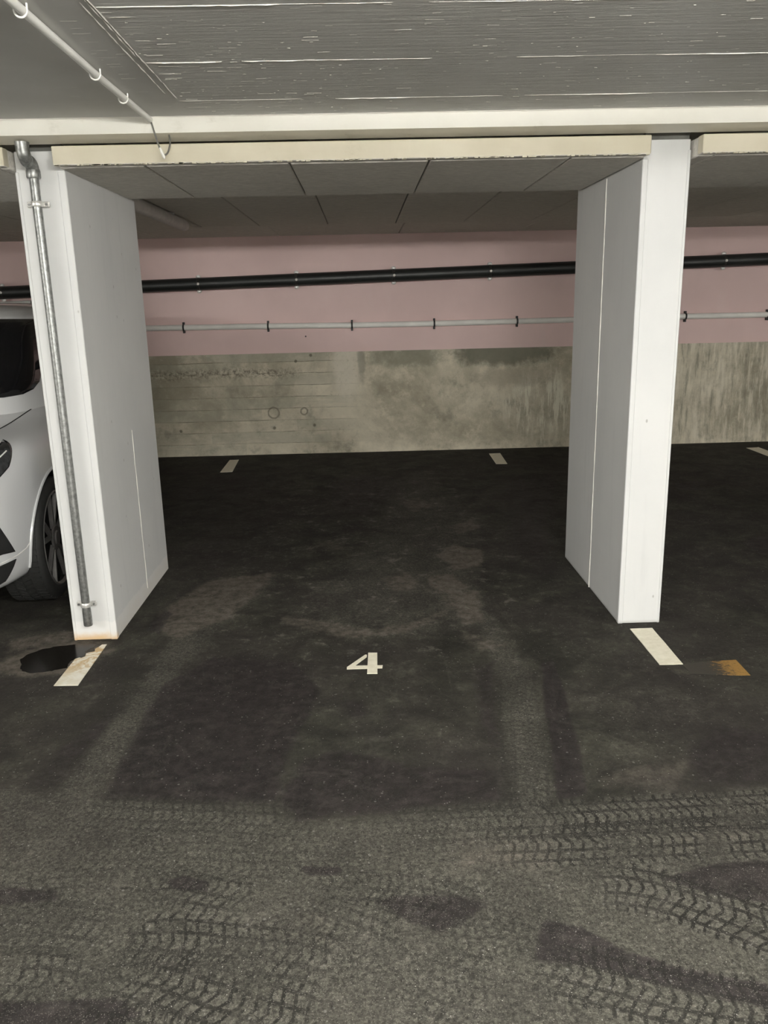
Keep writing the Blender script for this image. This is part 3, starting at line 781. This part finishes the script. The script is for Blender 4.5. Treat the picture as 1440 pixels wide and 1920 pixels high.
def ceiling_conduit():
    e = empty('ceiling_conduit', (-.826, 3.52, ZC)); tag(e, 'thin white conduit clipped to the ceiling at upper left', 'conduit')
    z = ZC-.0165
    obj('pipe', tube(bm_new(), [(-.835, -3.85, z), (-.829, 2.25, z), (-.832, 2.9, z), (-.826, 3.545, z)], .0115, 16), M['white_pvc'], e, True)
    for y in (1.7, 2.299, 2.886, 3.201):
        b = bm_new(); pts = [(-.8505, y, ZC)] + [tuple(p) for p in arc((-.834, y, z+.001), math.pi, 2*math.pi, .0165, 12, ((1, 0, 0), (0, 0, 1)))] + [(-.8175, y, ZC)]
        tube(b, pts, .0026, 8); obj('clip', b, M['white_pvc'], e, True)
    e2 = empty('cable', (-.826, 3.545, ZC-.02)); tag(e2, 'grey cable looping down from the ceiling conduit over the beam', 'cable')
    pts = [(-.826, 3.546, 2.3146), (-.827, 3.560, 2.3125), (-.824, 3.5685, 2.298), (-.817, 3.5685, 2.268), (-.804, 3.568, 2.220), (-.793, 3.570, 2.192), (-.783, 3.575, 2.188), (-.772, 3.580, 2.199), (-.764, 3.585, 2.222), (-.762, 3.59, 2.245), (-.766, 3.60, 2.2670)]
    P = [np.array(p) for p in pts]; P = [2*P[0]-P[1]]+P+[2*P[-1]-P[-2]]; out = []
    for k in range(len(P)-3):
        for t in np.linspace(0, 1, 5, endpoint=False):
            a, b, c, d = P[k:k+4]; out.append(.5*((2*b)+(c-a)*t+(2*a-5*b+4*c-d)*t*t+(3*b-a-3*c+d)*t**3))
    out.append(P[-2])
    obj('sheath', tube(bm_new(), [tuple(p) for p in out], .0036, 10), M['cable'], e2, True)
    obj('cable_end', tube(bm_new(), [(-.800, 3.566, 2.214), (-.7935, 3.5665, 2.196), (-.787, 3.567, 2.178), (-.785, 3.567, 2.172)], [.004, .0062, .0062, .003], 10), M['white_pvc'], e2, True)['label'] = 'white plastic cable end'
ceiling_conduit()
def ceiling_pipe():
    e = empty('ceiling_pipe', (-1.42, 6, 2.22)); tag(e, 'pale grey pipe end under the rear ceiling boards behind the left column', 'pipe')
    z = 2.224
    obj('pipe', tube(bm_new(), [(-1.42, 4.92, z), (-1.42, 6.95, z), (-1.42, 6.975, z), (-1.42, 6.985, z)], [.043, .043, .040, .030], 24), M['grey_pvc'], e, True)
    for y in (5.3, 6.4):
        obj('bracket', box(bm_new(), -1.468, -1.372, y, y+.02, z+.028, 2.269, .003), M['grey_pvc'], e)
ceiling_pipe()

# ------------------------------------------------------------------ floor markings
def marking(name, pts, mat, label, group='painted bay markings', h=.003):
    b = prism(bm_new(), [(x, y) for x, y in pts], 0.0004, h)
    return tag(obj(name, b, M[mat]), label, 'road marking', group)
def wobble(pts, n, a):
    out = []
    for i in range(len(pts)):
        p, q = pts[i], pts[(i+1) % len(pts)]
        for k in range(n):
            t = k/n; j = 0 if k == 0 else 1
            out.append((p[0]+(q[0]-p[0])*t+j*random.uniform(-a, a), p[1]+(q[1]-p[1])*t+j*random.uniform(-a, a)))
    return out
marking('parking_line', [(-1.388, 3.258), (-1.282, 3.254), (-1.289, 3.69), (-1.312, 3.69), (-1.318, 3.665), (-1.330, 3.64), (-1.322, 3.61), (-1.345, 3.60), (-1.356, 3.59), (-1.349, 3.555), (-1.362, 3.54), (-1.374, 3.545), (-1.388, 3.53)], 'marking_stained', 'rust stained chipped white line at the foot of the left column')
marking('parking_line', wobble([(1.278, 3.274), (1.382, 3.272), (1.388, 3.684), (1.277, 3.682)], 5, .0012), 'marking', 'clean cream line at the foot of the right column')
marking('parking_line', [(-1.441, 7.85), (-1.322, 7.857), (-1.352, 8.50), (-1.448, 8.49)], 'marking', 'short white line by the rear wall, left of the bay')
marking('parking_line', [(1.295, 7.90), (1.406, 7.89), (1.432, 8.475), (1.311, 8.465)], 'marking', 'short white line by the rear wall, right of the bay')
marking('parking_line', [(4.05, 7.87), (4.19, 7.88), (4.19, 8.42), (4.17, 8.41), (4.05, 8.40)], 'marking', 'white line by the rear wall, cut by the right photo edge')
def digit():
    e = empty('floor_number', (-.03, 3.38, 0)); tag(e, 'white number 4 painted on the asphalt', 'number')
    obj('crossbar', prism(bm_new(), [(-.112, 3.330), (.046, 3.329), (.049, 3.360), (-.078, 3.364), (-.112, 3.352)], .0004, .002), M['marking'], e)
    obj('diagonal', prism(bm_new(), [(-.1125, 3.331), (-.100, 3.331), (-.0745, 3.366), (-.0225, 3.452), (-.0215, 3.474), (-.027, 3.478), (-.032, 3.474), (-.1125, 3.351)], .0004, .0026), M['marking'], e)
    obj('stem', prism(bm_new(), [(-.022, 3.278), (.0235, 3.276), (.0265, 3.492), (-.0155, 3.495)], .0004, .004), M['marking'], e)
digit()
marking('worn_line', [(1.38, 3.27), (1.47, 3.292), (1.632, 3.300), (1.625, 3.145), (1.565, 3.148), (1.50, 3.16), (1.38, 3.18)], 'orange', 'worn orange paint patch beside the right cream line', None, .0015)
pp = [(-1.625, 3.50), (-1.652, 3.55), (-1.641, 3.60), (-1.60, 3.65), (-1.545, 3.685), (-1.474, 3.70), (-1.42, 3.708), (-1.372, 3.715), (-1.345, 3.70), (-1.345, 3.66), (-1.37, 3.62), (-1.36, 3.57), (-1.392, 3.535), (-1.402, 3.49), (-1.393, 3.44), (-1.43, 3.425), (-1.48, 3.405), (-1.54, 3.395), (-1.59, 3.42), (-1.61, 3.45)]
b = prism(bm_new(), wobble(pp, 4, .004), 0.0002, .0008)
tag(obj('puddle', b, M['puddle']), 'dark wet puddle in front of the left column', 'puddle')

# ------------------------------------------------------------------ lamps of the driving aisle, the last one added for fill
def ceiling_lamp(x, y, i):
    e = empty('ceiling_lamp', (x, y, ZC)); tag(e, 'long fluorescent batten hanging over the driving aisle, ' + ['nearest the bay', 'farther left', 'farther right', 'unseen, added behind for fill light'][i], 'ceiling lamp', 'aisle ceiling lamps')
    obj('housing', box(bm_new(), x-.76, x+.76, y-.055, y+.055, LAMP_Z+.028, LAMP_Z+.065, .006), M['white_pvc'], e)
    obj('diffuser', box(bm_new(), x-.74, x+.74, y-.045, y+.045, LAMP_Z-.028, LAMP_Z+.028, .010, 2), M['emit'], e)
    for s in (-1, 1): obj('rod', tube(bm_new(), [(x+s*.5, y, LAMP_Z+.06), (x+s*.5, y, ZC)], .005, 8), M['steel'], e)
for i, (x, y) in enumerate(LAMPS): ceiling_lamp(x, y, i)

# ------------------------------------------------------------------ white car in the left bay (local: x across, y from the nose, z up)
CAR_TURN = math.radians(4.5)      # parked slightly askew
CX, CY = -1.735-.902*math.cos(CAR_TURN)+.87*math.sin(CAR_TURN), 4.46-.87*math.cos(CAR_TURN)-.902*math.sin(CAR_TURN)
def curve(pts):
    a = np.array(pts, float)
    xs, ys = a[:, 0], a[:, 1]
    m = np.gradient(ys, xs)
    # monotone-ish tangents
    d = np.diff(ys)/np.diff(xs)
    for i in range(1, len(xs)-1):
        m[i] = 0 if d[i-1]*d[i] <= 0 else 2*d[i-1]*d[i]/(d[i-1]+d[i])
    m[0], m[-1] = d[0], d[-1]
    def f(t):
        t = min(max(t, xs[0]), xs[-1]); i = min(int(np.searchsorted(xs, t, 'right'))-1, len(xs)-2)
        h = xs[i+1]-xs[i]; s = (t-xs[i])/h
        return float((2*s**3-3*s*s+1)*ys[i]+(s**3-2*s*s+s)*h*m[i]+(-2*s**3+3*s*s)*ys[i+1]+(s**3-s*s)*h*m[i+1])
    return f
carW = curve([(0, .60), (.04, .67), (.12, .745), (.25, .80), (.40, .848), (.60, .885), (.87, .902), (1.4, .905), (2.8, .905), (3.4, .90), (3.9, .86), (4.12, .80), (4.2, .70)])
carT = curve([(0, .74), (.03, .81), (.10, .88), (.25, .955), (.5, 1.005), (.82, 1.028), (1.1, 1.06), (1.4, 1.09), (2.5, 1.10), (3.6, 1.10), (4.0, 1.05), (4.2, .92)])
carC = curve([(0, .05), (.3, .055), (.8, .065), (1.3, .05), (2, .04), (4.4, .04)])     # crown of the top
carB = curve([(0, .26), (.12, .235), (.4, .22), (1.0, .22), (3.5, .22), (4.4, .34)])
def car_profile(y):
    W, T, B = carW(y), carT(y), carB(y); Sh = T-carC(y); D = Sh-B
    pts = [(0, B), (W*.5, B), (W-.14, B+.002), (W-.07, B+.015), (W-.028, B+.06), (W-.012, B+.15), (W-.004, B+D*.40), (W, B+D*.62), (W-.006, B+D*.80), (W-.022, B+D*.90), (W-.052, B+D*.965), (W-.10, Sh+.004)]
    xs = W-.10
    for k in (.78, .55, .28, 0.0): pts.append((xs*k, Sh+.004+(T-Sh-.004)*(1-k*k)))
    return pts
def make_car():
    root = empty('car', (CX, CY, 0)); root.rotation_euler.z = CAR_TURN; tag(root, 'white car parked nose out beside the left column', 'car')
    def part(name, bm, mats, parent=root, smooth=True):
        return obj(name, bm, mats, parent, smooth, loc=(0, 0, 0))
    # ---- lower body loft
    ys = [0, .012, .03, .06, .10, .15, .2, .27, .35, .45, .55, .65, .75, .87, 1.0, 1.12, 1.25, 1.4, 1.7, 2.1, 2.6, 3.0, 3.3, 3.5, 3.7, 3.86, 4.0, 4.1, 4.17, 4.2]
    bm = bm_new(); rings = []
    for y in ys:
        pr = car_profile(y); full = pr + [(-x, z) for x, z in reversed(pr[1:-1])]
        rings.append([bm.verts.new((x, y, z)) for x, z in full])
    n = len(rings[0]); np_ = len(car_profile(0))
    for i in range(len(rings)-1):
        for k in range(n): bm.faces.new((rings[i][k], rings[i][(k+1) % n], rings[i+1][(k+1) % n], rings[i+1][k]))
    for R in (rings[0], rings[-1]):
        for k in range(np_-1):
            a, b_ = R[k], R[k+1]; c, d = R[(n-k-1) % n], R[(n-k) % n]
            vs_ = [a, b_, c, d]; u = []
            [u.append(v) for v in vs_ if v not in u]
            if len(u) >= 3: bm.faces.new(u)
    bmesh.ops.recalc_face_normals(bm, faces=bm.faces)
    me = bpy.data.meshes.new('body_cage'); bm.to_mesh(me); bm.free()
    tmp = bpy.data.objects.new('body_cage', me); COL.objects.link(tmp)
    sd = tmp.modifiers.new('s', 'SUBSURF'); sd.levels = 2; sd.render_levels = 2
    dg = bpy.context.evaluated_depsgraph_get(); dg.update()
    smooth_me = bpy.data.meshes.new_from_object(tmp.evaluated_get(dg))
    bvh = BVHTree.FromPolygons([v.co.copy() for v in smooth_me.vertices], [tuple(p.vertices) for p in smooth_me.polygons])
    tmp.modifiers.clear(); tmp.data = smooth_me
    smooth_me.materials.clear(); smooth_me.materials.append(M['car']); smooth_me.materials.append(M['void'])
    # wheel wells
    cb = bm_new()
    for yc in (.87, 3.45):
        for s in (-1, 1):
            x0, x1 = sorted((s*.56, s*1.1))
            lathe_x(cb, [(x0, .392), (x1, .392)], 64, 0, yc, .345)
    for f in cb.faces: f.material_index = 1
    bmesh.ops.recalc_face_normals(cb, faces=cb.faces)
    cm = bpy.data.meshes.new('cut'); cb.to_mesh(cm); cb.free(); cm.materials.append(M['car']); cm.materials.append(M['void'])
    cut = bpy.data.objects.new('cut', cm); COL.objects.link(cut)
    bo = tmp.modifiers.new('b', 'BOOLEAN'); bo.operation = 'DIFFERENCE'; bo.solver = 'EXACT'; bo.object = cut
    dg = bpy.context.evaluated_depsgraph_get(); dg.update()
    final = bpy.data.meshes.new_from_object(tmp.evaluated_get(dg)); final.name = 'body'
    bpy.data.objects.remove(tmp); bpy.data.objects.remove(cut)
    final.polygons.foreach_set('use_smooth', [True]*len(final.polygons))
    try: final.set_sharp_from_angle(angle=math.radians(40))
    except Exception: pass
    body = link_mesh('body', final, root)
    # ---- cabin
    gw = curve([(1.0, .86), (1.10, .845), (1.2, .825), (1.4, .785), (1.53, .745), (1.59, .67), (1.625, .52), (1.642, .25)])
    gf = curve([(1.0, .93), (1.115, 1.03), (1.335, 1.27), (1.53, 1.47), (1.59, 1.60), (1.625, 1.80), (1.642, 2.15)])
    gr = curve([(1.0, 4.05), (1.115, 4.0), (1.335, 3.88), (1.53, 3.72), (1.59, 3.60), (1.625, 3.5), (1.642, 3.0)])
    bm = bm_new(); rings = []; N = 96
    for z in (1.0, 1.05, 1.10, 1.15, 1.2, 1.27, 1.335, 1.4, 1.46, 1.5, 1.53, 1.56, 1.59, 1.61, 1.625, 1.636, 1.642):
        w_, yf, yr = gw(z), gf(z), gr(z); ym = (yf+yr)/2; b_ = (yr-yf)/2; ring = []
        for k in range(N):
            a = 2*math.pi*k/N; c, s = math.cos(a), math.sin(a); e = 2/4.2
            ring.append(bm.verts.new((w_*math.copysign(abs(c)**e, c), ym+b_*math.copysign(abs(s)**e, s), z)))
        rings.append(ring)
    for i in range(len(rings)-1):
        for k in range(N): bm.faces.new((rings[i][k], rings[i][(k+1) % N], rings[i+1][(k+1) % N], rings[i+1][k]))
    bm.faces.new(rings[-1]); bm.faces.new(list(reversed(rings[0])))
    bmesh.ops.recalc_face_normals(bm, faces=bm.faces)
    bm.faces.ensure_lookup_table(); bm.verts.ensure_lookup_table(); bm.verts.index_update()
    gbvh = BVHTree.FromPolygons([v.co.copy() for v in bm.verts], [tuple(v.index for v in f.verts) for f in bm.faces])
    part('cabin', bm, M['car'])['label'] = 'white roof and pillars'
    # ---- patches that follow the surfaces
    def hit(tree, o, d):
        l, nn, i, dist = tree.ray_cast(Vector(o), Vector(d))
        if l is None: return None
        if nn.dot(Vector(d)) > 0: nn = -nn
        return l, nn
    def patch(name, outline, tree, mode, mat, off=.004, parent=root, sub=6, side=1, rings_=7, thick=.006):
        # outline in 2D; mode 'front' -> (x,z) cast along +y; 'side' -> (y,z) cast along -x; 'top' -> (x,y) cast down
        P = []
        for i in range(len(outline)):
            a, b_ = outline[i], outline[(i+1) % len(outline)]
            for k in range(sub): P.append((a[0]+(b_[0]-a[0])*k/sub, a[1]+(b_[1]-a[1])*k/sub))
        cx = sum(p[0] for p in P)/len(P); cy = sum(p[1] for p in P)/len(P)
        b = bm_new(); prev = None
        def put(u, v):
            if mode == 'front': h = hit(tree, (u, -3, v), (0, 1, 0))
            elif mode == 'side': h = hit(tree, (3*side, u, v), (-side, 0, 0))
            else: h = hit(tree, (u, v, 4), (0, 0, -1))
            if h is None: return None
            return h[0]+h[1]*off
        rows = []
        for r in range(rings_+1):
            s = 1-r/rings_; row = []
            for (u, v) in P if r < rings_ else [(cx, cy)]:
                row.append(put(cx+(u-cx)*s, cy+(v-cy)*s))
            rows.append(row)
        V = [[b.verts.new(p) if p is not None else None for p in row] for row in rows]
        m = len(P)
        for r in range(rings_):
            for k in range(m):
                q = [V[r][k], V[r][(k+1) % m]] + ([V[r+1][(k+1) % m], V[r+1][k]] if r+1 < rings_ else [V[r+1][0]])
                if all(x is not None for x in q): b.faces.new(q)
        bmesh.ops.recalc_face_normals(b, faces=b.faces)
        o = part(name, b, mat, parent)
        sm = o.modifiers.new('thick', 'SOLIDIFY'); sm.thickness = thick; sm.offset = 0
        return o
    def strip(name, pts, tree, mode, mat, r, side=1, off=0.0, parent=root):
        out = []
        for u, v in pts:
            if mode == 'front': h = hit(tree, (u, -3, v), (0, 1, 0))
            elif mode == 'side': h = hit(tree, (3*side, u, v), (-side, 0, 0))
            else: h = hit(tree, (u, v, 4), (0, 0, -1))
            if h: out.append(tuple(h[0]+h[1]*off))
        if len(out) > 1: return part(name, tube(bm_new(), out, r, 8), mat, parent)
    def dens(pts, n=8):
        o = []
        for a, b_ in zip(pts[:-1], pts[1:]):
            for k in range(n): o.append((a[0]+(b_[0]-a[0])*k/n, a[1]+(b_[1]-a[1])*k/n))
        return o+[pts[-1]]
    half = [(0, 1.543), (.30, 1.540), (.655, 1.530), (.683, 1.44), (.708, 1.33), (.728, 1.22), (.730, 1.170), (.715, 1.135), (.68, 1.115), (.60, 1.108), (0, 1.100)]
    ws = half + [(-a, z) for a, z in reversed(half[1:-1])]
    wsh = patch('windshield', ws, gbvh, 'front', M['glass_dark'], .004, rings_=10, sub=4)
    for x0, x1 in ((-.05, -.58), (.52, .02)):
        strip('wiper', dens([(x0, 1.112), (x1, 1.125)]), gbvh, 'front', M['black'], .006, off=.010)
    for s in (-1, 1):
        patch('side_window', [(1.75, 1.16), (2.05, 1.48), (2.55, 1.51), (2.55, 1.16)], gbvh, 'side', M['glass_dark'], side=s)
        patch('side_window', [(2.62, 1.16), (2.62, 1.51), (3.2, 1.48), (3.45, 1.30), (3.45, 1.16)], gbvh, 'side', M['glass_dark'], side=s)
        strip('hood_seam', dens([(s*.60, .34), (s*.665, .62), (s*.685, .82), (s*.715, 1.15), (s*.745, 1.40), (s*.79, 1.58)]), bvh, 'top', M['void'], .0035)
        hl = patch('headlight', [(.555, .950), (.470, .893), (.395, .838), (.30, .80), (.10, .765), (.06, .82), (.12, .865), (.28, .905)], bvh, 'side', M['lamp_glass'], side=s, off=.003)
        strip('light_strip', dens([(.45, .908), (.36, .885), (.24, .872)]), bvh, 'side', M['white_pvc'], .004, side=s, off=.004, parent=hl)
        patch('bumper_vent', [(.340, .418), (.25, .432), (.12, .44), (.08, .60), (.16, .62), (.245, .575)], bvh, 'side', M['void'], side=s, off=.002)
        patch('bumper_vent', [(.345, .378), (.325, .345), (.28, .285), (.12, .265), (.09, .365), (.22, .378)], bvh, 'side', M['void'], side=s, off=.002)
        strip('bumper_seam', dens([(.485, .43), (.44, .405), (.36, .392), (.15, .385)]), bvh, 'side', M['grey_pvc'], .003, side=s)
        for yc in (.87, 3.45):
            pts = [(yc+.397*math.cos(a), .345+.397*math.sin(a)) for a in np.linspace(-.14, math.pi+.14, 40)]
            strip('arch_trim', pts, bvh, 'side', M['car'], .0105, side=s, off=-.002)
        for yc in (1.55, 2.58, 3.45):
            strip('door_seam', dens([(yc, .34), (yc, 1.02)]) if yc < 3 else dens([(3.03, .62), (3.2, .85), (3.4, 1.02)]), bvh, 'side', M['void'], .003, side=s)
        # mirror
        b = bm_new()
        bmesh.ops.create_uvsphere(b, u_segments=20, v_segments=12, radius=1.0)
        for v in b.verts: v.co = Vector((s*(.955+v.co.x*.075), 1.50+v.co.y*.055, 1.12+v.co.z*.06))
        mr = part('mirror', b, M['car'])
        part('mirror_arm', tube(bm_new(), [(s*.84, 1.53, 1.05), (s*.93, 1.51, 1.085)], .022, 10), M['black'], mr)
    patch('grille', [(-.46, .56), (.46, .56), (.53, .76), (-.53, .76)], bvh, 'front', M['void'], .003)
    for k in range(11):
        x = -.45+.09*k; strip('grille_bar', dens([(x, .57), (x*1.1, .75)]), bvh, 'front', M['black'], .008, off=.006)
    patch('lower_intake', [(-.52, .28), (.52, .28), (.58, .42), (-.58, .42)], bvh, 'front', M['void'], .003)
    # ---- wheels
    def wheel(yc, s):
        e = empty('wheel', (s*.890, yc-.03, .345)); e.parent = root
        sg = -s   # inwards
        def X(d): return sg*d
        b = bm_new()
        lathe_x(b, [(X(.004), .264), (X(.0), .270), (X(-.004+.002), .292), (X(.002), .315), (X(.014), .332), (X(.032), .340), (X(.205), .340), (X(.222), .332), (X(.235), .31), (X(.235), .25)], 72)
        bmesh.ops.delete(b, geom=[f for f in b.faces if len(f.verts) > 8], context='FACES')
        tyre = obj('tyre', b, M['rubber'], e, True, loc=(0, 0, 0))
        b = bm_new()
        for k in range(64):
            for (x0, x1, tw) in ((.020, .066, .0), (.074, .114, .3), (.122, .162, .6), (.170, .216, .0)):
                a0 = 2*math.pi*(k+tw)/64; a1 = a0+2*math.pi/64*.74; sl = .05 if x0 in (.074,) else -.05 if x0 == .122 else .0
                v = []
                for r in (.336, .3455 if .03 < x0 < .16 else .3435):
                    for (xx, aa) in ((x0, a0), (x1, a0+sl), (x1, a1+sl), (x0, a1)): v.append(b.verts.new((X(xx), r*math.cos(aa), r*math.sin(aa))))
                b.faces.new(v[4:8])
                for i in range(4): b.faces.new((v[i], v[(i+1) % 4], v[4+(i+1) % 4], v[4+i]))
        o = obj('tread', b, M['rubber'], tyre, loc=(0, 0, 0)); o['kind'] = 'stuff'
        b = bm_new()
        lathe_x(b, [(X(.010), .248), (X(.001), .254), (X(-.003), .262), (X(.001), .268), (X(.016), .266)], 72)
        # open the middle
        big_ = [f for f in b.faces if len(f.verts) > 8]; bmesh.ops.delete(b, geom=big_, context='FACES')
        rim = obj('rim', b, M['alloy'], e, True, loc=(0, 0, 0))
        b = bm_new(); lathe_x(b, [(X(.085), .25), (X(.09), .02)], 48); obj('rim_barrel', b, M['void'], e, True, loc=(0, 0, 0))
        b = bm_new(); lathe_x(b, [(X(.020), .075), (X(.012), .066), (X(.012), .040), (X(.004), .034), (X(.003), .010)], 40); obj('hub', b, M['alloy'], e, True, loc=(0, 0, 0))
        for k in range(5):
            b = bm_new(); a = 2*math.pi*k/5+.25
            for da in (-.235, .235):
                for (r0, r1, w0, w1, d0, d1, a0, a1) in ((.055, .258, .012, .0095, .016, .003, a+da*.35, a+da),):
                    p0 = Vector((0, r0*math.cos(a0), r0*math.sin(a0))); p1 = Vector((0, r1*math.cos(a1), r1*math.sin(a1)))
                    t = (p1-p0).normalized(); nn = Vector((0, -t.z, t.y)); v = []
                    for (p, ww, dd) in ((p0, w0, d0), (p1, w1, d1)):
                        for (sx, dep) in ((-1.0, .022), (-.75, 0), (.75, 0), (1.0, .022)):
                            q = p+nn*ww*sx; q.x = X(dd+dep); v.append(b.verts.new(q))
                    for i in range(3): b.faces.new((v[i], v[i+1], v[i+5], v[i+4]))
                    b.faces.new((v[3], v[0], v[4], v[7])); b.faces.new(v[0:4]); b.faces.new(list(reversed(v[4:8])))
            obj('spoke', b, M['alloy'], e, False, loc=(0, 0, 0))
    for yc in (.87, 3.45):
        for s in (-1, 1): wheel(yc, s)
    part('underbody', box(bm_new(), -.55, .55, .5, 3.8, .24, .34), M['void'], smooth=False)
make_car()
